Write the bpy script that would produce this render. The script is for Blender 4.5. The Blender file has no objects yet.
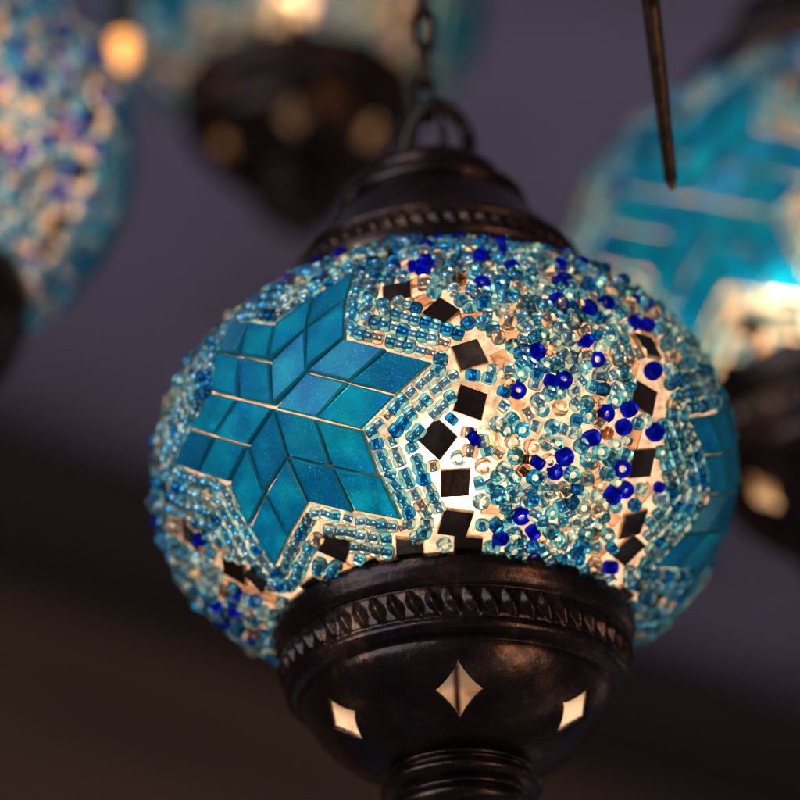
import bpy, bmesh, math, random
import numpy as np
from mathutils import Vector, Matrix
random.seed(7)
R = math.radians
S = 0.0575          # half width of a shade in metres
Q = 0.72            # flattening of the shade
PXU = .06/292.0/S   # profile unit: 292 to 6 cm
V3 = lambda *a: np.array(a, float)
scene = bpy.context.scene
col = scene.collection

# ------------------------------------------------------------------ helpers
def link(o, parent=None):
    col.objects.link(o)
    if parent is not None: o.parent = parent
    return o

def mesh_obj(name, verts, faces, mats, parent=None, mat_idx=None, smooth=True, loc=None):
    me = bpy.data.meshes.new(name)
    me.from_pydata([tuple(v) for v in verts], [], [tuple(f) for f in faces])
    for m in (mats if isinstance(mats, (list, tuple)) else [mats]): me.materials.append(m)
    if mat_idx is not None: me.polygons.foreach_set('material_index', mat_idx)
    me.polygons.foreach_set('use_smooth', [smooth]*len(me.polygons))
    me.update()
    o = bpy.data.objects.new(name, me)
    if loc is not None: o.location = loc
    return link(o, parent)

def tag(o, label=None, cat=None, group=None, kind=None):
    if label: o['label'] = label
    if cat: o['category'] = cat
    if group: o['group'] = group
    if kind: o['kind'] = kind
    return o

def empty(name, loc, label, cat, group=None):
    o = bpy.data.objects.new(name, None); o.location = loc; o.empty_display_size = .01
    link(o); return tag(o, label, cat, group)

def children_of():
    d = {}
    for o in col.objects:
        if o.parent: d.setdefault(o.parent.name, []).append(o)
    return d

# ------------------------------------------------------------------ materials
def mat(name):
    m = bpy.data.materials.new(name); m.use_nodes = True
    nt = m.node_tree; nt.nodes.clear()
    out = nt.nodes.new('ShaderNodeOutputMaterial')
    return m, nt, out
def N(nt, t, **kw):
    n = nt.nodes.new(t)
    for k, v in kw.items():
        if k in n.inputs.keys(): n.inputs[k].default_value = v
        else: setattr(n, k, v)
    return n
def L(nt, a, b): nt.links.new(a, b)
def objcoord(nt, scale=1.0):
    tc = nt.nodes.new('ShaderNodeTexCoord'); return tc.outputs['Object']
def noise(nt, vec, scale, detail=3, rough=.55):
    n = N(nt, 'ShaderNodeTexNoise', Scale=scale, Detail=detail, Roughness=rough)
    L(nt, vec, n.inputs['Vector']); return n
def ramp(nt, fac, stops):
    r = nt.nodes.new('ShaderNodeValToRGB'); e = r.color_ramp.elements
    while len(e) < len(stops): e.new(.5)
    for q, (p, c) in zip(e, stops): q.position = p; q.color = (*c, 1)
    L(nt, fac, r.inputs[0]); return r

def bead_mat(name, tint, lining, body=.12, rough=.06):
    m, nt, out = mat(name)
    g = N(nt, 'ShaderNodeBsdfGlass', IOR=1.5, Roughness=rough)
    info = nt.nodes.new('ShaderNodeNewGeometry')
    hsv = N(nt, 'ShaderNodeHueSaturation'); hsv.inputs['Color'].default_value = (*tint, 1)
    mp = N(nt, 'ShaderNodeMapRange'); mp.inputs['To Min'].default_value = .75; mp.inputs['To Max'].default_value = 1.25
    L(nt, info.outputs['Random Per Island'], mp.inputs[0]); L(nt, mp.outputs[0], hsv.inputs['Value'])
    L(nt, hsv.outputs[0], g.inputs['Color'])
    t = N(nt, 'ShaderNodeBsdfTranslucent'); L(nt, hsv.outputs[0], t.inputs['Color'])
    mx = N(nt, 'ShaderNodeMixShader', Fac=body)
    L(nt, g.outputs[0], mx.inputs[1]); L(nt, t.outputs[0], mx.inputs[2]); L(nt, mx.outputs[0], out.inputs[0])
    m2, nt2, out2 = mat(name + '_lining')
    p = N(nt2, 'ShaderNodeBsdfPrincipled', Metallic=1.0 if lining[1] else 0.0, Roughness=.25)
    p.inputs['Base Color'].default_value = (*lining[0], 1)
    L(nt2, p.outputs[0], out2.inputs[0])
    return m, m2

BEADS = {
    'aqua':   [bead_mat('aqua_glass_pale', (.74, .95, 1.0), ((.88, .97, 1.0), 1)),
               bead_mat('aqua_glass_mid', (.46, .86, 1.0), ((.75, .93, 1.0), 1)),
               bead_mat('aqua_glass_deep', (.18, .64, .95), ((.50, .82, 1.0), 1))],
    'cobalt': [bead_mat('cobalt_glass', (.07, .13, 1.0), ((.14, .20, 1.0), 1), .3)],
    'clear':  [bead_mat('clear_glass', (.99, .94, .86), ((.97, .86, .72), 1), .1)],
    'smoky':  [bead_mat('smoky_glass', (.72, .55, .40), ((.50, .34, .22), 1), .15)],
}

# star tiles: turquoise glass with glitter ground into it
def tile_glass():
    m, nt, out = mat('turquoise_glass')
    oc = objcoord(nt)
    n1 = noise(nt, oc, 130, 3); n2 = noise(nt, oc, 2600, 1)
    c = ramp(nt, n1.outputs[0], [(.32, (.0, .42, .92)), (.66, (.01, .72, 1.0))])
    sp = ramp(nt, n2.outputs[0], [(.60, (0, 0, 0)), (.70, (1, 1, 1))])
    mxc = N(nt, 'ShaderNodeMix', data_type='RGBA'); L(nt, sp.outputs[0], mxc.inputs[0])
    oi = nt.nodes.new('ShaderNodeObjectInfo'); hv = N(nt, 'ShaderNodeHueSaturation')
    r1 = N(nt, 'ShaderNodeMapRange'); r1.inputs['To Min'].default_value = .80; r1.inputs['To Max'].default_value = 1.12
    r2 = N(nt, 'ShaderNodeMapRange'); r2.inputs['To Min'].default_value = .512; r2.inputs['To Max'].default_value = .494
    L(nt, oi.outputs['Random'], r1.inputs[0]); L(nt, oi.outputs['Random'], r2.inputs[0])
    L(nt, r1.outputs[0], hv.inputs['Value']); L(nt, r2.outputs[0], hv.inputs['Hue']); L(nt, c.outputs[0], hv.inputs['Color'])
    L(nt, hv.outputs[0], mxc.inputs[6]); mxc.inputs[7].default_value = (.45, .95, 1, 1)
    g = N(nt, 'ShaderNodeBsdfGlass', IOR=1.45, Roughness=.33); L(nt, mxc.outputs[2], g.inputs['Color'])
    d = N(nt, 'ShaderNodeBsdfPrincipled', Roughness=.6, Metallic=.1)
    d.inputs['Base Color'].default_value = (.0, .40, .70, 1)
    d.inputs['Coat Weight'].default_value = 1; d.inputs['Coat Roughness'].default_value = .14
    bp = N(nt, 'ShaderNodeBump', Strength=.5, Distance=.0006); L(nt, n1.outputs[0], bp.inputs['Height'])
    L(nt, bp.outputs[0], g.inputs['Normal']); L(nt, bp.outputs[0], d.inputs['Normal'])
    mx = N(nt, 'ShaderNodeMixShader', Fac=.22)
    L(nt, g.outputs[0], mx.inputs[1]); L(nt, d.outputs[0], mx.inputs[2]); L(nt, mx.outputs[0], out.inputs[0])
    return m
M_TILE = tile_glass()
def tile_edge():  # lighter than the faces: the lit glow of the edges is in the colour
    m, nt, out = mat('turquoise_cut_edge')
    g = N(nt, 'ShaderNodeBsdfGlass', IOR=1.4, Roughness=.12); g.inputs['Color'].default_value = (.25, .92, 1, 1)
    t = N(nt, 'ShaderNodeBsdfTranslucent'); t.inputs['Color'].default_value = (.10, .75, .9, 1)
    d = N(nt, 'ShaderNodeBsdfPrincipled', Roughness=.2); d.inputs['Base Color'].default_value = (.05, .62, .75, 1)
    a = N(nt, 'ShaderNodeMixShader', Fac=.5); L(nt, g.outputs[0], a.inputs[1]); L(nt, t.outputs[0], a.inputs[2])
    b = N(nt, 'ShaderNodeMixShader', Fac=.35); L(nt, a.outputs[0], b.inputs[1]); L(nt, d.outputs[0], b.inputs[2]); L(nt, b.outputs[0], out.inputs[0])
    return m
M_TILE2 = tile_edge()

def simple(name, colr, metallic=0, rough=.5, scale=None, col2=None, bump=0, spec=None, lo=.35, hi=.65):
    m, nt, out = mat(name)
    p = N(nt, 'ShaderNodeBsdfPrincipled', Metallic=metallic, Roughness=rough)
    p.inputs['Base Color'].default_value = (*colr, 1)
    if scale:
        n = noise(nt, objcoord(nt), scale, 5, .6)
        if col2:
            r = ramp(nt, n.outputs[0], [(lo, colr), (hi, col2)]); L(nt, r.outputs[0], p.inputs['Base Color'])
        if bump:
            b = N(nt, 'ShaderNodeBump', Strength=bump, Distance=.0005); L(nt, n.outputs[0], b.inputs['Height']); L(nt, b.outputs[0], p.inputs['Normal'])
    L(nt, p.outputs[0], out.inputs[0]); return m

M_MIRROR = simple('mirror_tile_face', (.13, .080, .055), 1, .24, 95, (.42, .30, .22), .4, lo=.46, hi=.78)  # paler bronze patches paint varied reflections into the mirror colour
M_TILE_EDGE = simple('cut_glass_edge', (.80, .56, .33), .8, .3, 900, (.4,.25,.15), .5)
def clear_tile_mat():
    m, nt, out = mat('rippled_clear_glass')
    g = N(nt, 'ShaderNodeBsdfGlass', IOR=1.45, Roughness=.1); g.inputs['Color'].default_value = (.93, .78, .66, 1)
    n = noise(nt, objcoord(nt), 400, 4); b = N(nt, 'ShaderNodeBump', Strength=.6, Distance=.0008)
    L(nt, n.outputs[0], b.inputs['Height']); L(nt, b.outputs[0], g.inputs['Normal']); L(nt, g.outputs[0], out.inputs[0]); return m
M_CLEARTILE = clear_tile_mat()
M_BRASS = simple('inner_brass', (.40, .33, .27), .1, .5, 120, (.74, .64, .54), .5)
M_CHAIN = simple('dark_chain_metal', (.035, .026, .02), 1, .4, 400, (.07, .05, .035), .2)
M_ROD = simple('blackened_rod_metal', (.05, .033, .022), 1, .42, 500, (.16, .08, .045), .3)
M_CEIL = simple('painted_ceiling', (.22, .155, .185), 0, .9, 1.6, (.52, .46, .64), 0, lo=.36, hi=.66)
M_SHADE = simple('shadow_dark_wood', (.05, .032, .026), 0, .9)  # near-black colour stands in for the shade under the ceiling

def wood():
    m, nt, out = mat('stained_wood')
    oc = objcoord(nt); mp = N(nt, 'ShaderNodeMapping'); mp.inputs['Scale'].default_value = (1.2, 1.2, 14)
    L(nt, oc, mp.inputs[0]); n = noise(nt, mp.outputs[0], 2.2, 5)
    c = ramp(nt, n.outputs[0], [(.3, (.125, .064, .036)), (.7, (.20, .107, .062))])
    p = N(nt, 'ShaderNodeBsdfPrincipled', Roughness=.75); L(nt, c.outputs[0], p.inputs['Base Color'])
    L(nt, p.outputs[0], out.inputs[0]); return m
M_WOOD = wood()

def bronze():
    m, nt, out = mat('dark_bronze')
    oc = objcoord(nt)
    n = noise(nt, oc, 90, 6, .65); n2 = noise(nt, oc, 700, 4, .7)
    c = ramp(nt, n.outputs[0], [(.32, (.024, .016, .017)), (.56, (.060, .034, .025)), (.78, (.28, .13, .062))])
    rr = N(nt, 'ShaderNodeMapRange'); rr.inputs['To Min'].default_value = .17; rr.inputs['To Max'].default_value = .38
    L(nt, n2.outputs[0], rr.inputs[0])
    p = N(nt, 'ShaderNodeBsdfPrincipled', Metallic=.9); L(nt, c.outputs[0], p.inputs['Base Color']); L(nt, rr.outputs[0], p.inputs['Roughness'])
    b = N(nt, 'ShaderNodeBump', Strength=.35, Distance=.0002); L(nt, n2.outputs[0], b.inputs['Height'])
    b2 = N(nt, 'ShaderNodeBump', Strength=.28, Distance=.001); L(nt, n.outputs[0], b2.inputs['Height']); L(nt, b.outputs[0], b2.inputs['Normal'])
    L(nt, b2.outputs[0], p.inputs['Normal'])
    L(nt, p.outputs[0], out.inputs[0]); return m
M_BRONZE = bronze()

def grout():
    m, nt, out = mat('frosted_glass_and_grout')
    oc = objcoord(nt)
    n = noise(nt, oc, 330, 6, .72)
    vo = N(nt, 'ShaderNodeTexVoronoi', Scale=120, feature='DISTANCE_TO_EDGE'); L(nt, oc, vo.inputs['Vector'])
    ed = ramp(nt, vo.outputs[0], [(.0, (.35, .35, .35)), (.08, (1, 1, 1))])
    c = ramp(nt, n.outputs[0], [(.34, (.42, .29, .22)), (.62, (.90, .74, .63))])
    mul = N(nt, 'ShaderNodeMix', data_type='RGBA', blend_type='MULTIPLY'); mul.inputs[0].default_value = .45
    L(nt, c.outputs[0], mul.inputs[6]); L(nt, ed.outputs[0], mul.inputs[7])
    t = N(nt, 'ShaderNodeBsdfTranslucent'); L(nt, mul.outputs[2], t.inputs['Color'])
    rf = N(nt, 'ShaderNodeBsdfRefraction', Roughness=.5, IOR=1.12); L(nt, mul.outputs[2], rf.inputs['Color'])
    d = N(nt, 'ShaderNodeBsdfPrincipled', Roughness=.35); L(nt, mul.outputs[2], d.inputs['Base Color'])
    b = N(nt, 'ShaderNodeBump', Strength=.8, Distance=.0012); L(nt, n.outputs[0], b.inputs['Height'])
    for q in (t, rf, d): L(nt, b.outputs[0], q.inputs['Normal'])
    m1 = N(nt, 'ShaderNodeMixShader', Fac=.13); L(nt, t.outputs[0], m1.inputs[1]); L(nt, rf.outputs[0], m1.inputs[2])
    m2 = N(nt, 'ShaderNodeMixShader', Fac=.28); L(nt, m1.outputs[0], m2.inputs[1]); L(nt, d.outputs[0], m2.inputs[2])
    # the clear glue lets a little of the bulb straight through
    tr = N(nt, 'ShaderNodeBsdfTransparent'); tr.inputs[0].default_value = (.95, .88, .80, 1)
    m3 = N(nt, 'ShaderNodeMixShader', Fac=.08); L(nt, m2.outputs[0], m3.inputs[1]); L(nt, tr.outputs[0], m3.inputs[2])
    L(nt, m3.outputs[0], out.inputs[0]); return m
M_GROUT = grout()

def glow(name, c, s):
    m, nt, out = mat(name)
    e = N(nt, 'ShaderNodeEmission', Strength=s); e.inputs[0].default_value = (*c, 1); L(nt, e.outputs[0], out.inputs[0]); return m
M_BULB = glow('warm_bulb', (1.0, .76, .53), 82)
M_FARBULB = glow('far_orange_bulb', (1.0, .40, .10), 3.0)
M_HOTBULB = glow('bright_bulb', (1.0, .68, .38), 72)
M_DIMBULB = glow('dim_bulb', (1.0, .66, .36), 46)

# ------------------------------------------------------------------ shade geometry (unit: S)
K = V3(1, 1, 1/Q)
def onsurf(p): return p/np.linalg.norm(p*K)
def normal(p):
    n = p*K*K; return n/np.linalg.norm(n)
def from_ll(lon, lat):
    a, b = R(lon), R(lat)
    return V3(math.cos(b)*math.sin(a), -math.cos(b)*math.cos(a), Q*math.sin(b))
def expmap(C, d, dist, steps=10):
    p = C.copy(); d = d/np.linalg.norm(d); h = dist/steps
    for _ in range(steps):
        p = onsurf(p + d*h); n = normal(p); d = d - n*(d@n); d /= np.linalg.norm(d)
    return p
def frame(p, t):
    n = normal(p); t = t - n*(t@n); t /= np.linalg.norm(t); return t, np.cross(n, t), n
def rotz(p, deg):
    a = R(deg); return V3(p[0]*math.cos(a)-p[1]*math.sin(a), p[0]*math.sin(a)+p[1]*math.cos(a), p[2])

def tile_prism(corners, lift, thick, bevel=.10):
    """flat tile over the shade: corners on the surface, kept clear of it, with a small chamfer"""
    c = sum(corners)/len(corners); n = normal(onsurf(c))
    cs = [q - n*((q-c)@n) for q in corners]
    top = max((onsurf(q)-c)@n for q in [c]+cs) + lift
    v = []
    for q in cs: v.append(q + n*(top))
    for q in cs: v.append(q + n*(top+thick*.72))
    for q in cs: v.append(c + (q-c)*(1-bevel) + n*(top+thick))
    k = len(cs); f = [tuple(range(k-1, -1, -1)), tuple(range(2*k, 3*k))]
    for i in range(k):
        j = (i+1) % k; f += [(i, j, k+j, k+i), (k+i, k+j, 2*k+j, 2*k+i)]
    return v, f

# star modules, one every 120 degrees
STAR0 = from_ll(-33.7, -9.6)
TIPDIR0 = from_ll(-2.4, -5.6) - STAR0
TS = .161                                    # side of a small rhombus
RING = [(-8.3,18.09,6),(0.26,9.54,-45),(5.24,-3.49,16),(5.2,-15.86,-20),(-1.52,-24.37,-46),(1.79,-35.06,2),(1.59,-44.7,-11),(-12.16,-50.6,-14),(5.29,-50.9,-3),(-32.95,-45.61,-45),(-27.11,-54.1,6),(-64.25,-43.73,-98),(57.3,-43.99,28),(55.75,-30.25,65),(58.31,-9.49,85),(-11.53,37.33,59),(85.64,-44.8,124),(-49.07,-53.49,5),
        (-75,-24,20),(-78,-8,-12),(-76,8,12),(-66,22,30),(-50,32,50),(-28,33,10),(-69,-38,30)]
TIP_ANGLES = [60*k for k in range(6)]
STAR_POLY = []
for k in range(6):
    a = R(60*k); STAR_POLY.append(V3(2*TS*math.sqrt(3)*math.cos(a), 2*TS*math.sqrt(3)*math.sin(a)))
    b = R(60*k+30); STAR_POLY.append(V3(2*TS*math.cos(b), 2*TS*math.sin(b)))
def d_star(p):
    """signed distance in the star's own plane"""
    best = 9; inside = False
    for i in range(12):
        a = STAR_POLY[i]; b = STAR_POLY[(i+1) % 12]; ab = b-a
        t = max(0, min(1, ((p-a)@ab)/(ab@ab))); best = min(best, np.linalg.norm(p-a-ab*t))
        if (a[1] > p[1]) != (b[1] > p[1]) and p[0] < (b[0]-a[0])*(p[1]-a[1])/(b[1]-a[1])+a[0]: inside = not inside
    return -best if inside else best

class Star:
    def __init__(s, deg):
        s.deg = deg; s.C = rotz(STAR0, deg); s.t, s.b, s.n = frame(s.C, rotz(TIPDIR0, deg))
    def pt(s, u, v):
        r = math.hypot(u, v)
        if r < 1e-6: return s.C.copy()
        return expmap(s.C, s.t*u/r + s.b*v/r, r)
    def local(s, p):           # approximate inverse of pt
        d = p - s.C; u, v = d@s.t, d@s.b; chord = np.linalg.norm(d); r = math.hypot(u, v)
        if r < 1e-6: return V3(0, 0)
        arc = 2*math.asin(min(1, chord/2)); return V3(u, v)/r*arc
STARS = [Star(0), Star(120), Star(240)]

# ------------------------------------------------------------------ bead geometry
def bead_base(hl, hole=.34, seg=18, ring=10):
    v, f, mi = [], [], []
    mid = (1+hole)/2; hw = (1-hole)/2
    for i in range(seg):
        a = 2*math.pi*i/seg
        for j in range(ring):
            t = 2*math.pi*j/ring
            c, s_ = math.cos(t), math.sin(t)
            rr = mid + hw*math.copysign(abs(c)**.9, c); zz = hl*math.copysign(abs(s_)**.88, s_)
            v.append((rr*math.cos(a), rr*math.sin(a), zz))
    for i in range(seg):
        for j in range(ring):
            i2, j2 = (i+1) % seg, (j+1) % ring
            f.append((i*ring+j, i2*ring+j, i2*ring+j2, i*ring+j2))
            tm = 2*math.pi*(j+.5)/ring
            mi.append(1 if math.cos(tm) < -.75 else 0)
    return np.array(v), f, mi
BV, BF, BMI = bead_base(.72)

beads = []     # (kind, shade, pos, axis, radius)
def add_bead(kind, p, axis, r, lift=0):
    n = normal(p); ax = axis/np.linalg.norm(axis)
    # keep the bead just clear of the shade
    an = abs(ax@n); h = r*(.72*an + 1.0*math.sqrt(max(0, 1-an*an)))
    if an > .9: h = r*.74
    c = p + n*(h + .004 + lift)
    sh = random.choices([0, 1, 2], [.45, .42, .13])[0] if kind == 'aqua' else 0
    beads.append((kind, sh, c, ax, r, p))

# (mirror tiles first: beads keep clear of them)
# mirror tiles ring round each star
mirror_tiles = []; mirror_c = []
for st in STARS:
    for i, (lo, la, ang) in enumerate(RING):
        lo2 = lo + st.deg
        p = from_ll(lo2, la)
        if any(np.linalg.norm(p-q) < .10 for q in mirror_c): continue
        if d_star(st.local(p)) < (.13 if st.deg else .06): continue
        if any(s is not st and d_star(s.local(p)) < .22 for s in STARS): continue
        n = normal(p); e = np.cross(V3(0, 0, 1), n); e /= np.linalg.norm(e); w = np.cross(n, e)
        a = R(ang); x = e*math.cos(a)+w*math.sin(a); y = np.cross(n, x)
        hs = .051*random.uniform(.94, 1.05); hy = hs*random.uniform(.92, 1.03)
        sk = random.uniform(-.10, .10)
        cor = [p + x*hs*sx*(1+sk*.3*sy) + y*hy*sy + x*sk*hy*sy for sx, sy in ((-1, -1), (1, -1), (1, 1), (-1, 1))]
        # small random tilt about the tile's own centre
        mirror_tiles.append(cor); mirror_c.append(p)

def clear_of_tiles(p, m):
    for q, cor in zip(mirror_c, mirror_tiles):
        if np.linalg.norm(p-q) < .10:
            x = cor[1]-cor[0]; y = cor[3]-cor[0]; lx = np.linalg.norm(x); ly = np.linalg.norm(y)
            d = p-q
            if abs(d@x)/lx < lx/2+m and abs(d@y)/ly < ly/2+m: return False
    return True
# double and triple strings following the outline of each star
border_pts = []
for st in STARS:
    for off, rr in ((.030, .0250), (.081, .0260), (.134, .0255), (.183, .025)):
        line = []
        for k in range(720):
            a = R(k*.5); d = V3(math.cos(a), math.sin(a)); lo, hi = .15, 1.2
            for _ in range(16):
                m = (lo+hi)/2
                if d_star(d*m) < off: lo = m
                else: hi = m
            line.append(d*lo)
        # rounded notches: smooth a little
        line = np.array(line)
        for _ in range(10): line = (np.roll(line, 1, 0)+line*2+np.roll(line, -1, 0))/4
        seg = np.linalg.norm(np.roll(line, -1, 0)-line, axis=1); tot = seg.sum()
        step = rr*2*.74; cum = 0; nxt = random.random()*step
        for i in range(len(line)):
            if cum >= nxt:
                nxt += step*random.uniform(.92, 1.04)
                if random.random() < .02: nxt += step*.4
                jit = V3(random.gauss(0, .0022), random.gauss(0, .0022))
                q = line[i]+jit; p = st.pt(q[0], q[1])
                lat = math.degrees(math.asin(max(-1, min(1, p[2]/Q))))
                border_pts.append(p)
                aq = math.degrees(math.atan2(q[1], q[0])) % 60
                if lat < -52.5 or lat > 58 or not clear_of_tiles(p, .010) or (off > .12 and abs(aq-30) > 24) or (off > .16 and abs(aq-30) > 13):
                    cum += seg[i]; border_pts.pop(); continue
                nx = line[(i+3) % len(line)]; p2 = st.pt(nx[0], nx[1])
                ax = p2-p; n = normal(p)
                if random.random() < .06: ax = ax + np.cross(n, ax)*random.uniform(-1, 1)
                add_bead('aqua' if random.random() > .03 else 'clear', p, ax + n*np.linalg.norm(ax)*random.gauss(0, .12), rr*random.uniform(.92, 1.08), random.uniform(0, .005))
            cum += seg[i]

COB = [(8.71,19.06),(15.43,33.78),(15.95,26.86),(28.98,33.03),(37.77,45.27),(25.62,22.6),(23.29,14.24),(30.61,14.73),(35.31,17.91),(49.13,26.41),(40.78,13.19),(45.96,15.93),(28.03,2.57),(17.75,-2.62),(23.29,-8.7),(14.34,-12.64),(32.91,-15.04),(35.05,-14.71),(37.76,-12.53),(43.5,-11.59),(43.35,-0.45),(40.58,41.72),(38.4,44.79),(7.24,52.14),(9.87,32.02),(43.5,42.43),(65.07,26.24),(56.29,10.45),(45.78,-4.44),(47.55,-9.12),(53.95,-12.18),(37.22,-17.24),(45.15,-15.88),(30.37,-21.65),(39.92,-26.88),(56.36,-20.02),(61.78,29.46),(64.8,26.18),(19.51,-29.25),(24.16,-31.1),(25.48,-27.16),(18.47,-42.23),(14.17,-47.6),(22.69,-45.63),(39.48,-33.24),(42.79,-31.26),(52.42,-48.6),(48.79,-37.17),(53.56,-35.81),(-10.29,51.82),(0.82,52.3),(-3.01,26.49),(-33.71,46.6),(-70.58,-35.98),(-85.28,-42.29),(-72.22,17.8),(-107.65,-31.5),(-104.98,-47.89),(-113.13,-37.17)]
CLR = [(-2.77,19.16),(17.02,9.23),(20.53,7.16),(23.02,-15.92),(36.61,-0.74),(4.96,-27.32),(7.89,-30.98),(13.87,-24.84),(27.15,-34.63),(4.75,-23.14),(12.75,5.64),(37.29,18.45),(42.11,21.02),(12.15,-14.12)]
grid = {}
CELL = .06
def key(p): return tuple(int(math.floor(c/CELL)) for c in p)
def near(p, dist):
    k = key(p)
    for a in (-1, 0, 1):
        for b in (-1, 0, 1):
            for c in (-1, 0, 1):
                for q, r in grid.get((k[0]+a, k[1]+b, k[2]+c), ()):
                    if np.linalg.norm(p-q) < dist + r: return True
    return False
def put(p, r): grid.setdefault(key(p), []).append((p, r))
for p in border_pts: put(p, .021)
def rand_axis(p, face=.42):
    n = normal(p); t = np.cross(n, V3(random.gauss(0, 1), random.gauss(0, 1), random.gauss(0, 1))); t /= np.linalg.norm(t)
    if random.random() < face: return n + t*random.gauss(0, .38)
    return t + n*random.gauss(0, .15)
for k in (0, 120, 240):
    for lst, kind in (((COB, 'cobalt'), (CLR, 'clear')) if k == 0 else ()):
        for lo, la in lst:
            if la < -49: continue
            if lo < -60 and random.random() < .4: continue
            p = from_ll(lo+k, la)
            if near(p, .021) or not clear_of_tiles(p, .012): continue
            r = .0305*random.uniform(.92, 1.1)
            if min(d_star(s.local(p)) for s in STARS) < .15: continue
            add_bead(kind, p, rand_axis(p), r); put(p, .024)
clear_tiles = []
for it in range(6000):
    p = from_ll(random.uniform(-180, 180), random.uniform(-56, 40))
    ds = min(d_star(s.local(p)) for s in STARS if (p-s.C)@(p-s.C) < 1.6)  if any((p-s.C)@(p-s.C) < 1.6 for s in STARS) else 1
    if not .19 < ds < .34 or min(np.linalg.norm(p-q) for q in mirror_c) > .17: continue
    if min(np.linalg.norm(p-q) for q in mirror_c) < .078 or any(np.linalg.norm(p-c[0]) < .09 for c in clear_tiles) or near(p, .012): continue
    n = normal(p); x = np.cross(n, V3(random.gauss(0, 1), random.gauss(0, 1), random.gauss(0, 1))); x /= np.linalg.norm(x); y = np.cross(n, x)
    hx, hy = random.uniform(.032, .046), random.uniform(.018, .030)
    clear_tiles.append((p, [p + x*hx*a*random.uniform(.85, 1.1) + y*hy*b*random.uniform(.85, 1.1) for a, b in ((-1, -1), (1, -1), (1, 1), (-1, 1))]))
    put(p, .020)
cand = 0
for it in range(80000):
    small = it > 52000
    z = random.uniform(-.785, .86); lo = random.uniform(-180, 180)
    la = math.degrees(math.asin(z)); p = from_ll(lo, la)
    if near(p, .0135 if small else .0178): continue
    ds = min(d_star(s.local(p)) for s in STARS if (p-s.C)@(p-s.C) < 1.2) if any((p-s.C)@(p-s.C) < 1.2 for s in STARS) else 1
    if ds < .158: continue
    # the strip beside the mirror tiles is set more loosely: bare grout shows there
    dm = min(np.linalg.norm(p-q) for q in mirror_c)
    if ds < .30 and dm < .26 and random.random() < (.7 if ds < .235 else .15) : 
        if ds < .235:
            continue
    if not clear_of_tiles(p, .027): continue
    kind = random.choices(['aqua', 'cobalt', 'clear', 'smoky'], [.765, .075, .125, .035])[0]
    if -5 < ((lo+180) % 360)-180 < 60 and kind == 'cobalt' and la > -52 and la < 32 and random.random() < .75: kind = 'aqua'
    r = (.0235 if small else .0270)*random.uniform(.88, 1.12)
    lift = random.choice([0, 0, 0, .008, .016])
    if kind == 'smoky': r *= .9; lift = 0
    add_bead(kind, p, rand_axis(p), r, lift); put(p, .0145 if small else .019)

# a second handful of beads stuck on top of the first layer
first = [b for b in beads if b[4] > .0255]
for b in random.sample(first, min(110, len(first))):
    p = onsurf(b[5] + V3(random.gauss(0, .02), random.gauss(0, .02), random.gauss(0, .02)))
    if min(d_star(s.local(p)) for s in STARS) < .22 or not clear_of_tiles(p, .03): continue
    add_bead(random.choices(['aqua', 'cobalt', 'clear'], [.75, .15, .1])[0], p, rand_axis(p, .2), .025, .026)

def axis_matrix(ax):
    z = Vector(ax).normalized(); q = z.to_track_quat('Z', 'Y'); return q.to_matrix()

# ------------------------------------------------------------------ lathes
def lathe(name, prof, mats, parent, seg=96, disp=None, mat_of=None, closed=True):
    """prof: (r, z, material) in profile units, closed loop"""
    n = len(prof); v, f, mi = [], [], []
    for i in range(seg):
        a = 2*math.pi*i/seg
        for j, (r, z, *_m) in enumerate(prof):
            if disp: r = r + disp(a, r, z, j)
            v.append((r*PXU*S*math.sin(a), -r*PXU*S*math.cos(a), zmap(z)*PXU*S))
    for i in range(seg):
        i2 = (i+1) % seg
        for j in range(n if closed else n-1):
            j2 = (j+1) % n
            f.append((i*n+j, i2*n+j, i2*n+j2, i*n+j2)); mi.append(prof[j][2] if len(prof[j]) > 2 else 0)
    return mesh_obj(name, v, f, mats, parent, mi)

def zmap(z):
    # the cup's bowl is a little shallower than first measured; all metalwork sits nine units higher
    if z < -245: z = -245 + (z+245)*.86
    return z + 9
def dense(pts, step=3.0, m=0):
    out = []
    for (a, b) in zip(pts[:-1], pts[1:]):
        k = max(1, int(math.ceil(math.hypot(b[0]-a[0], b[1]-a[1])/step)))
        for i in range(k): out.append((a[0]+(b[0]-a[0])*i/k, a[1]+(b[1]-a[1])*i/k, m))
    out.append((pts[-1][0], pts[-1][1], m)); return out
def smoothline(pts, it=1):
    for _ in range(it):
        o = [pts[0]]
        for a, b in zip(pts[:-1], pts[1:]):
            o += [(a[0]*.75+b[0]*.25, a[1]*.75+b[1]*.25), (a[0]*.25+b[0]*.75, a[1]*.25+b[1]*.75)]
        pts = o + [pts[-1]]
    return pts

TEETH = 58
def teeth_disp(z0, z1, amp, n=TEETH):
    zc = (z0+z1)/2; hh = abs(z1-z0)/2
    def f(a, r, z, j):
        t = (z-zc)/hh
        if abs(t) > 1 or r < 60: return 0
        w = (1-abs(t))**.8
        ph = a*n/(2*math.pi) + .30*t
        tri = abs((ph % 1)-.5)*2                  # 1 at the ridge
        edge = tri - (1-w)*.85
        return amp*(max(0, edge)*1.4) - amp*.35*w
    return f

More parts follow.
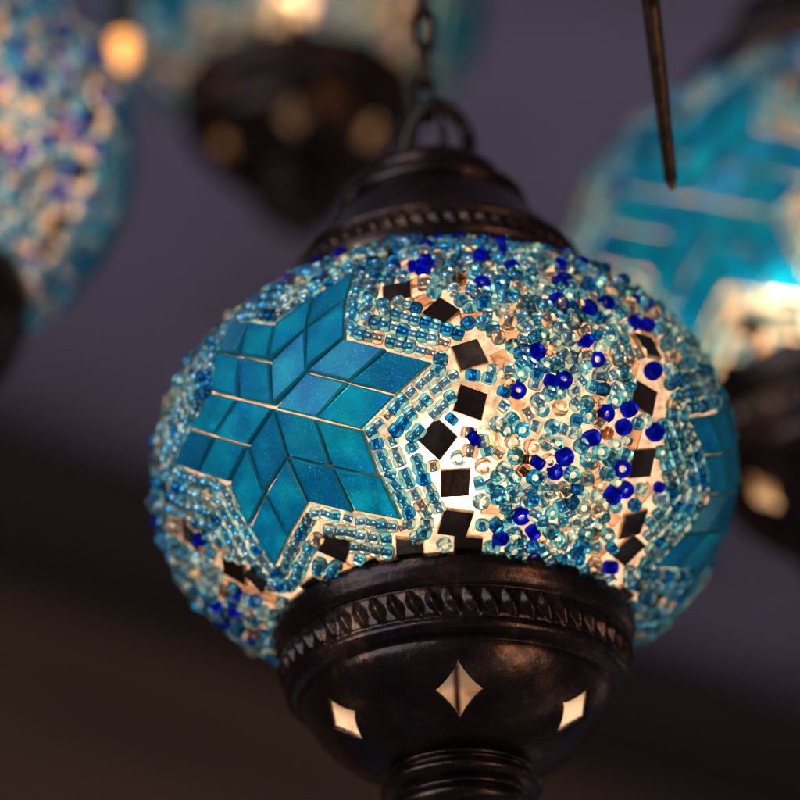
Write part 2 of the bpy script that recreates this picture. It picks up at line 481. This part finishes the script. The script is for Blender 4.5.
def build_lamp(loc, label, group, seed=0):
    root = empty('mosaic_lamp', loc, label, 'mosaic lamp', group)
    # --- translucent shade
    v, f = [], []; seg, rows = 128, 70
    lats = [R(-60.5 + (60.5+58)*j/(rows-1)) for j in range(rows)]
    for la in lats:
        for i in range(seg):
            a = 2*math.pi*i/seg; v.append((S*math.cos(la)*math.sin(a), -S*math.cos(la)*math.cos(a), S*Q*math.sin(la)))
    for j in range(rows-1):
        for i in range(seg):
            i2 = (i+1) % seg; f.append((j*seg+i, j*seg+i2, (j+1)*seg+i2, (j+1)*seg+i))
    mesh_obj('glass_shade', v, f, M_GROUT, root)
    # --- star tiles, each rhombus a part
    for st in STARS:
        for k in range(6):
            a = R(60*k-30); b = R(60*k+30)
            e1 = V3(math.cos(a), math.sin(a))*TS; e2 = V3(math.cos(b), math.sin(b))*TS
            for i in (0, 1):
                for j in (0, 1):
                    o = e1*i+e2*j; c = o+(e1+e2)/2
                    ins = random.uniform(.985, 1.0); ro = R(random.gauss(0, 1.0))
                    cr, sr = math.cos(ro), math.sin(ro)
                    cor = []
                    for q in (o, o+e1, o+e1+e2, o+e2):
                        d = (q-c)*ins; d = V3(d[0]*cr-d[1]*sr, d[0]*sr+d[1]*cr); cor.append(st.pt(*(c+d)))
                    if sum(cor)[2]/4 > .64 or sum(cor)[2]/4 < -.63: continue
                    vv, ff = tile_prism(cor, random.uniform(.002, .006), .030, random.uniform(.05, .09))
                    # individual tilt
                    cc = sum(vv[:4])/4; n = normal(onsurf(cc)); t = V3(random.gauss(0, .014), random.gauss(0, .014), random.gauss(0, .014))
                    vv = [q + n*(((q-cc)@t)) for q in vv]
                    sh = max(0, -min((q-onsurf(q))@n for q in vv[:4])) ; vv = [q + n*(sh+.003) for q in vv]
                    mesh_obj('star_tile', [q*S for q in vv], ff, [M_TILE, M_TILE2], root, [0, 0]+[1]*(len(ff)-2), smooth=False)
    for cor in mirror_tiles:
        vv, ff = tile_prism(cor, .004, .017, .05)
        cc = sum(vv[:4])/4; n = normal(onsurf(cc)); t = V3(random.gauss(0, .05), random.gauss(0, .05), random.gauss(0, .05))
        vv = [q + n*(((q-cc)@t)) for q in vv]
        sh = max(0, -min((q-onsurf(q))@n for q in vv[:4])); vv = [q + n*(sh+.003) for q in vv]
        mesh_obj('mirror_tile', [q*S for q in vv], ff, [M_TILE_EDGE, M_MIRROR], root, [0, 1]+[0]*(len(ff)-2), smooth=False)
    for p_, cor in clear_tiles:
        vv, ff = tile_prism(cor, .003, .014, .08)
        mesh_obj('clear_tile', [q*S for q in vv], ff, [M_TILE_EDGE, M_CLEARTILE], root, [1, 1]+[0]*(len(ff)-2), smooth=False)
    # --- beads: the hundred of each colour nearest the viewer one by one, the rest together
    eye = V3(0, -.9, -.43)
    for kind in BEADS:
        sel = [b for b in beads if b[0] == kind]
        sel.sort(key=lambda b: -((normal(b[5])@eye) + .25*(1 if abs(b[5][0]) < .95 else 0)))
        protos = {}
        near_, rest = sel[:100], sel[100:]
        for (k, sh, c, ax, r, p) in near_:
            if sh not in protos:
                ob = mesh_obj(kind+'_bead', BV, BF, list(BEADS[kind][sh]), root, BMI); protos[sh] = ob.data
            else:
                ob = bpy.data.objects.new(kind+'_bead', protos[sh]); link(ob, root)
            ob.location = Vector(c*S); ob.rotation_euler = axis_matrix(ax).to_euler(); ob.scale = (r*S,)*3
        if rest:
            nv = len(BV); allv = []; allf = []; mi = []
            mats = [m for pr in BEADS[kind] for m in pr]
            for q, (k, sh, c, ax, r, p) in enumerate(rest):
                Mx = np.array(axis_matrix(ax)); allv.append((BV @ Mx.T)*r*S + c*S)
                allf += [tuple(i+q*nv for i in fc) for fc in BF]; mi += [sh*2+m for m in BMI]
            tag(mesh_obj(kind+'_bead', np.concatenate(allv), allf, mats, root, mi), kind='stuff')
    # --- bottom cup, pierced with four-pointed stars
    outer = ([(170,-170),(176,-172),(178.5,-177),(178,-186),(175,-196),(172,-201),(168,-204)]
             + [(169,-206),(170,-217),(168.5,-231),(166.5,-234)]
             + [(167.5,-236),(168,-240),(166,-244),(161,-247),(155,-249),(151.5,-251)])
    bowl = smoothline([(151.5,-251),(151,-260),(145,-277),(132,-297),(113,-316),(92,-331),(76,-340),(68,-344)], 2)
    neck = smoothline([(68,-344),(64,-347),(68,-351),(76,-355),(79,-361),(75,-367),(66,-371),(62,-375),(66,-380),(70,-388),(64,-398),(48,-408),(38,-416),(32,-424),(34,-430),(27,-440),(12,-447),(.5,-448)], 1)
    pro = dense(outer, 2.2) + dense(bowl, 3)[1:]
    inner = [(r-5, z+3) for r, z in reversed(bowl)] + [(150,-247),(158,-240),(163,-230),(165,-205),(170,-190),(170,-172)]
    pro += [(r, z, 1) for r, z in inner]
    td = teeth_disp(-205, -234, 5.0)
    def cup_disp(a, r, z, j):
        d = td(a, r, z, j)
        if -322 < z < -255 and r > 60: d -= 3.2*math.sin(math.pi*(-255-z)/67)*abs(math.sin(a*3))**4
        return d
    cup = lathe('lamp_cup', pro, [M_BRONZE, M_BRASS], root, seg=TEETH*12, disp=cup_disp)
    bm = bmesh.new()
    for k in range(6):
        a = R(60*k+1.0); zc = zmap(-300.0); rc = 128.0
        n_ = Vector((math.sin(a), -math.cos(a), -.62)).normalized(); x = Vector((math.cos(a), math.sin(a), 0)); y = n_.cross(x)
        if y.z < 0: y = -y
        c = Vector((rc*math.sin(a), -rc*math.cos(a), zc))
        pts = []
        for q in range(48):
            t = 2*math.pi*q/48
            ca, sa = math.cos(t), math.sin(t)
            e = 2.45
            # astroid-like outline with blunt points
            px = 23*math.copysign(abs(ca)**e, ca); py = 29*math.copysign(abs(sa)**e, sa)
            pts.append((px, py))
        fr = [bm.verts.new((c + x*px + y*py + n_*22)*PXU*S) for px, py in pts]
        bk = [bm.verts.new((c + x*px + y*py - n_*22)*PXU*S) for px, py in pts]
        bm.faces.new(fr); bm.faces.new(list(reversed(bk)))
        for q in range(48):
            w = (q+1) % 48; bm.faces.new((fr[w], fr[q], bk[q], bk[w]))
    bmesh.ops.recalc_face_normals(bm, faces=bm.faces)
    me = bpy.data.meshes.new('cutter'); bm.to_mesh(me); bm.free(); me.materials.append(M_BRONZE)
    co = bpy.data.objects.new('cutter', me); col.objects.link(co)
    # recalc cup normals outward
    bm = bmesh.new(); bm.from_mesh(cup.data); bmesh.ops.recalc_face_normals(bm, faces=bm.faces); bm.to_mesh(cup.data); bm.free()
    md = cup.modifiers.new('b', 'BOOLEAN'); md.operation = 'DIFFERENCE'; md.object = co; md.solver = 'EXACT'
    dg = bpy.context.evaluated_depsgraph_get(); newme = bpy.data.meshes.new_from_object(cup.evaluated_get(dg))
    cup.modifiers.clear(); cup.data = newme
    bpy.data.objects.remove(co)
    for p in cup.data.polygons: p.use_smooth = True
    # thick flared foot below the cup
    lathe('cup_foot', [(71,-342.5,0)] + dense(neck, 3)[1:] + [(.5,-440,0),(20,-430,0),(40,-350,0),(60,-338,0)], [M_BRONZE], root, seg=96)
    # threaded rod up the middle, lamp holder and bulb
    lathe('threaded_rod', [(3.2,-436),(3.2,-110),(.3,-110),(.3,-436)], [M_BRONZE], root, seg=12)
    hb = lathe('bulb_holder', [(4,-110),(22,-108),(24,-70),(20,-62),(4,-60)], [M_BRONZE], root, seg=24)
    bv = smoothline([(.3,-60),(12,-60),(18,-50),(34,-20),(38,5),(32,28),(16,40),(.3,43)], 2)
    lb_ = lathe('light_bulb', [(r, z, 0) for r, z in bv], [M_BULB], root, seg=24, closed=False)
    for ob in (hb, lb_): ob.location = (0, -.0105, -.003)
    # --- cap
    capo = [(153,160),(160,161),(162,168),(160,176),(155,181),(156,186),(158,190),(155,194),(151,196),(150,198),(149,206),(147,213),(146,215),(148,217),(148,221),(144,225),(138,229)]
    cone = smoothline([(138,229),(130,238),(118,254),(106,270),(97,283),(92,288)], 1)
    ring2 = [(92,288),(96,290),(97,295),(95,300),(88,303),(80,304)]
    drum = smoothline([(80,304),(74,306),(71,314),(70,322),(72,325),(68,332),(60,339),(48,344),(32,347),(14,350),(10,354),(9,362),(.4,363)], 1)
    prc = dense(capo, 2.2) + dense(cone, 4)[1:] + dense(ring2, 2)[1:] + dense(drum, 3)[1:] + [(.4,345,1),(50,336,1),(74,306,1),(110,255,1),(140,215,1),(148,188,1),(150,162,1)]
    tc1 = teeth_disp(196, 215, 4.5); tc2 = teeth_disp(276, 296, 3.0, 40)
    lathe('lamp_cap', prc, [M_BRONZE, M_BRASS], root, seg=TEETH*10, disp=lambda a, r, z, j: (tc1(a, r, z, j) if r > 143 else 0))
    # bail: wire loop on top of the cap
    tube('hanging_loop', [(-26,344),(-29,372),(-24,398),(-10,418),(8,425),(26,420),(37,402),(38,376),(30,344)], 8.0, root, yfun=lambda i, n: 10*math.sin(i*1.3))
    tube('inner_loop', [(-12,352),(-18,380),(-14,408),(-2,428),(10,408),(12,380),(6,352)], 4.5, root, yfun=lambda i, n: -6)
    return root

def tube(name, pts, r, parent, yfun=None, seg=10, m=None, scale=PXU*S, closed=False, yaw=0):
    P = []
    n0 = len(pts)
    # Catmull-Rom through the points (x, z[, y])
    raw = [Vector((p[0], p[2] if len(p) > 2 else (yfun(i, n0) if yfun else 0), p[1])) for i, p in enumerate(pts)]
    cnt = len(raw) if closed else len(raw)-1
    g = lambda i: raw[i % len(raw)] if closed else raw[max(0, min(len(raw)-1, i))]
    for i in range(cnt):
        for k in range(4):
            t = k/4; a, b, c, d = g(i-1), g(i), g(i+1), g(i+2)
            P.append(.5*((2*b)+(-a+c)*t+(2*a-5*b+4*c-d)*t*t+(-a+3*b-3*c+d)*t**3))
    if not closed: P.append(raw[-1])
    rot = Matrix.Rotation(yaw, 3, 'Z')
    P = [rot @ p for p in P]
    v, f = [], []; n = len(P); up = rot @ Vector((0, 1, 0))
    for i, p in enumerate(P):
        t = (P[(i+1) % n if closed else min(n-1, i+1)] - P[i-1 if (closed or i) else 0]).normalized()
        x = t.cross(up); x.normalize(); y = t.cross(x)
        rr = r(i/(n-1)) if callable(r) else r
        for k in range(seg):
            a = 2*math.pi*k/seg; v.append((p + x*math.cos(a)*rr + y*math.sin(a)*rr)*scale)
    for i in range(n if closed else n-1):
        i2 = (i+1) % n
        for k in range(seg):
            k2 = (k+1) % seg; f.append((i*seg+k, i*seg+k2, i2*seg+k2, i2*seg+k))
    if not closed: f += [tuple(range(seg)), tuple(range(n*seg-1, (n-1)*seg-1, -1))]
    return mesh_obj(name, v, f, m or M_CHAIN, parent)

CEIL_Z = .98
def build_chain(loc, label, group):
    """loc: top of the lamp's loop"""
    root = empty('hanging_chain', loc, label, 'chain', group)
    link_pts = [(-8,0),(-8,12),(-6,22),(0,26),(6,22),(8,12),(8,0),(8,-10),(6,-20),(0,-24),(-6,-20),(-8,-10)]
    z = 18; proto = None
    for i in range(12):
        if proto is None:
            proto = tube('chain_link', [(x*1.15, z) for x, z in link_pts], 4.4, root, closed=True, seg=8); o = proto
        else:
            o = bpy.data.objects.new('chain_link', proto.data); link(o, root)
        o.location = (random.gauss(0, 1.2)*PXU*S, 0, z*PXU*S); o.rotation_euler = (0, random.gauss(0, .06), (i % 2)*math.pi/2 + .3)
        z += 43
    top = (CEIL_Z - loc[2])/(PXU*S)
    tube('hanging_wire', [(0, z-24), (1, (z+top)/2), (0, top)], 3, root, seg=8)
    lathe('ceiling_hook', [(.5, top-30), (14, top-26), (24, top-10), (26, top-1), (.5, top-1)], [M_CHAIN], root, seg=20)
    return root

GR = 'mosaic lamps hanging from the ceiling'
GC = 'chains the lamps hang from'
main = build_lamp((0, 0, 0), 'sharp turquoise star mosaic lamp in the centre with pierced dark bronze cup and bead field', GR)
LOOP = 420*PXU*S
build_chain((-.0006, 0, LOOP), 'dark chain holding the sharp centre lamp, linked to the loop on its cap', GC)

# ------------------------------------------------------------------ camera
TH, ROLL, D = R(25.5), R(2.3), .75
cam_p = Vector((0, -math.cos(TH), -math.sin(TH)))*D
fwd = Vector((-0.01191447, 0.89323097, 0.44944019)); rgt = Vector((0.99886495, 0.03136193, -0.03585015)); upv = Vector((0.04611777, -0.44850292, 0.89259077))
cd = bpy.data.cameras.new('camera'); cam = bpy.data.objects.new('camera', cd); link(cam)
mw = Matrix((rgt, upv, -fwd)).transposed().to_4x4(); mw.translation = cam_p; cam.matrix_world = mw
cd.lens = 164.25; cd.sensor_width = 36; cd.clip_start = .01; cd.clip_end = 60
cd.dof.use_dof = True; cd.dof.focus_distance = .695; cd.dof.aperture_fstop = 164.25/20.0
cd.dof.aperture_blades = 0
scene.camera = cam

# ------------------------------------------------------------------ the other lamps (same make, farther off)
BLUER = {'aqua_glass_pale': bead_mat('blue_glass_pale', (.62, .84, 1.0), ((.85, .92, 1.0), 1))[0],
         'aqua_glass_mid': bead_mat('blue_glass_mid', (.34, .78, 1.0), ((.65, .85, 1.0), 1))[0]}
kids = children_of()
def copy_tree(o, parent=None):
    c = o.copy(); col.objects.link(c); c.parent = parent
    for ch in kids.get(o.name, []): copy_tree(ch, c)
    return c
FOC = 3650.0
def world(px, py, dist):
    d = fwd*FOC + rgt*(px-400) - upv*(py-400); return cam_p + d.normalized()*dist
for (px, py, rad, turn, big, label) in (
        (-131, 158, 262, 24, 1.09, 'lamp cut off by the left edge, blurred pale blue and cobalt beads'),
        (296, 0, 191, -3, 1.0, 'farthest blurred lamp at the top, seen mostly as its dark bowl'),
        (845, 268, 275, -4, 1.22, 'blurred lamp at the right edge with a big bright turquoise star')):
    dist = .75*292/rad*big
    p = world(px, py, dist)
    c = copy_tree(main); c.location = p; c.rotation_euler = (0, 0, R(turn)); c.scale = (big,)*3; c['label'] = label
    if px == 845:                                # its bulb hangs askew and burns brighter
        for ob in [x for x in col.objects if x.parent == c and x.name.startswith(('light_bulb', 'bulb_holder'))]:
            ob.location = (-.012, -.012, -.016)
            if ob.name.startswith('light'): ob.material_slots[0].link = 'OBJECT'; ob.material_slots[0].material = M_HOTBULB
    if px == 296:                                # weaker bulb in the farthest lamp
        for ob in [x for x in col.objects if x.parent == c and x.name.startswith('light_bulb')]:
            ob.material_slots[0].link = 'OBJECT'; ob.material_slots[0].material = M_DIMBULB
    if px < 0:                                   # this one is strung with bluer beads
        for ob in [x for x in col.objects if x.parent == c and x.name.startswith('aqua_bead')]:
            for q, sl in enumerate(ob.material_slots):
                nm = sl.material.name if sl.material else ''
                if nm in BLUER: sl.link = 'OBJECT'; sl.material = BLUER[nm]
    lb = {-131: 'chain of the lamp cut off by the left edge', 296: 'chain of the farthest lamp at the top', 845: 'chain of the lamp at the right edge'}[px]
    build_chain((p.x, p.y, p.z+LOOP*big), lb, GC)

# ------------------------------------------------------------------ hanging pointed rod
a = world(650, -4, .735); b = world(672, 190, .742)
rod = empty('metal_rod', a, 'thin dark pointed metal rod hanging down in front of the right lamp', 'metal rod')
dv = (b-a)
tube('rod_body', [(0, 0, 0), (dv.x*.33, dv.z*.33, dv.y*.33), (dv.x*.66, dv.z*.66, dv.y*.66), (dv.x, dv.z, dv.y)],
     lambda t: (.0019-.0006*t) if t < .97 else .0006, rod, m=M_ROD, scale=1.0, seg=14)
tube('rod_eye', [(-.002, .003), (0, .006), (.002, .003), (0, 0)], .0006, rod, m=M_ROD, scale=1.0, closed=True, seg=8)
tube('hanging_wire', [(0, .006), (.0005, .3), (0, CEIL_Z-a.z)], .0005, rod, m=M_CHAIN, scale=1.0, seg=6)

# far bare bulb
q = world(123, 60, 1.06)
fb = empty('bare_bulb', q, 'small orange glowing bulb far behind, between the left and top lamps', 'light bulb')
bv = smoothline([(.0002, -.0025), (.0014, -.002), (.0024, 0), (.0026, .002), (.0028, .005), (.0030, .007)], 2)
def lathe_m(name, prof, m, parent, seg=24):
    v, f = [], []; n = len(prof)
    for i in range(seg):
        t = 2*math.pi*i/seg
        for r, z in prof: v.append((r*math.cos(t), r*math.sin(t), z))
    for i in range(seg):
        for j in range(n-1): f.append((i*n+j, ((i+1) % seg)*n+j, ((i+1) % seg)*n+j+1, i*n+j+1))
    return mesh_obj(name, v, f, m, parent)
lathe_m('glass_bulb', bv, M_FARBULB, fb)
lathe_m('bulb_socket', [(.003, .007), (.004, .008), (.004, .024), (.003, .037), (.0005, .037)], M_CHAIN, fb)
tube('cord', [(0, .037), (.001, .3), (0, CEIL_Z-q.z)], .0012, fb, m=M_CHAIN, scale=1.0, seg=6)

# ------------------------------------------------------------------ ceiling, wall
def box(name, c, sx, sy, sz, rz, m, kind=None):
    v = []
    ca, sa = math.cos(rz), math.sin(rz)
    for x in (-1, 1):
        for y in (-1, 1):
            for z in (-1, 1):
                X, Y = x*sx/2, y*sy/2; v.append((c[0]+X*ca-Y*sa, c[1]+X*sa+Y*ca, c[2]+z*sz/2))
    f = [(0,1,3,2),(4,6,7,5),(0,4,5,1),(2,3,7,6),(0,2,6,4),(1,5,7,3)]
    o = mesh_obj(name, v, f, m, None, smooth=False)
    if kind: o['kind'] = kind
    return o
def ray_at_z(px, py, z):
    d = fwd*FOC + rgt*(px-400) - upv*(py-400); t = (z-cam_p.z)/d.z; return cam_p + d*t
box('ceiling', (0, 3, CEIL_Z+.05), 14, 14, .1, 0, M_CEIL, 'structure')
A = ray_at_z(0, 408, CEIL_Z); B = ray_at_z(800, 690, CEIL_Z)
dr = (B-A); ang = math.atan2(dr.y, dr.x); mid = (A+B)/2
nrm = Vector((math.sin(ang), -math.cos(ang), 0))      # towards the viewer's side
c = mid - nrm*.16
box('wall', (c.x, c.y, CEIL_Z-.90), 9, .1, 1.796, ang, M_WOOD, 'structure')
# dark board put in for the shadow band under the ceiling
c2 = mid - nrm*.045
t = box('shadow_strip', (c2.x, c2.y, CEIL_Z-.052), 9, .10, .10, ang, M_SHADE)
tag(t, 'dark strip put in for the shadow where the grey ceiling meets the brown wall', 'trim board')

# ------------------------------------------------------------------ light
w = bpy.data.worlds.new('World'); scene.world = w; w.use_nodes = True
wt = w.node_tree; bg = wt.nodes['Background']; bg.inputs[1].default_value = 1
# dusk surroundings: dim cool air with added light spots for contrast in the beads
tcw = wt.nodes.new('ShaderNodeTexCoord')
vor = N(wt, 'ShaderNodeTexVoronoi', Scale=4.5); L(wt, tcw.outputs['Generated'], vor.inputs['Vector'])
rp = ramp(wt, vor.outputs['Distance'], [(.10, (1, 1, 1)), (.16, (0, 0, 0))])
hue = ramp(wt, vor.outputs['Color'], [(.35, (1.0, .62, .34)), (.6, (.75, .88, 1.0))])
ml = N(wt, 'ShaderNodeMix', data_type='RGBA', blend_type='MULTIPLY'); ml.inputs[0].default_value = 1
L(wt, rp.outputs[0], ml.inputs[6]); L(wt, hue.outputs[0], ml.inputs[7])
sc_ = N(wt, 'ShaderNodeVectorMath', operation='SCALE'); sc_.inputs['Scale'].default_value = 5.0; L(wt, ml.outputs[2], sc_.inputs[0])
ad = N(wt, 'ShaderNodeVectorMath', operation='ADD'); L(wt, sc_.outputs[0], ad.inputs[0]); ad.inputs[1].default_value = (.062, .064, .088)
L(wt, ad.outputs[0], bg.inputs[0])
def area(name, loc, target, size, power, colr):
    l = bpy.data.lights.new(name, 'AREA'); l.energy = power; l.color = colr; l.size = size; l.shape = 'DISK'
    o = bpy.data.objects.new(name, l); link(o); o.location = loc
    o.rotation_euler = (Vector(target)-Vector(loc)).to_track_quat('-Z', 'Y').to_euler(); return o
area('window_light', (-1.5, -1.2, .35), (0, 0, 0), 1.5, 20, (.66, .78, 1))
area('cool_sparkle_light', (-.9, -2.0, 1.0), (0, 0, 0), .2, 12, (.85, .92, 1))  # added unseen source, puts cool sparkles on the beads
area('warm_sparkle_light', (.9, -1.0, -.35), (0, 0, 0), .08, 1.2, (1, .55, .28))  # small warm source added out of view for bead highlights
area('room_light', (1.6, -1.3, -1.0), (0, 1.5, .6), .6, 5, (1, .80, .70))

# ------------------------------------------------------------------ render
scene.render.engine = 'CYCLES'
cy = scene.cycles
cy.use_denoising = True
cy.max_bounces = 12; cy.transmission_bounces = 10; cy.transparent_max_bounces = 8; cy.diffuse_bounces = 3; cy.glossy_bounces = 4
cy.caustics_reflective = False; cy.caustics_refractive = False; cy.sample_clamp_indirect = 20
cy.blur_glossy = .5
scene.view_settings.view_transform = 'Standard'; scene.view_settings.look = 'None'; scene.view_settings.gamma = 1
scene.view_settings.exposure = 0
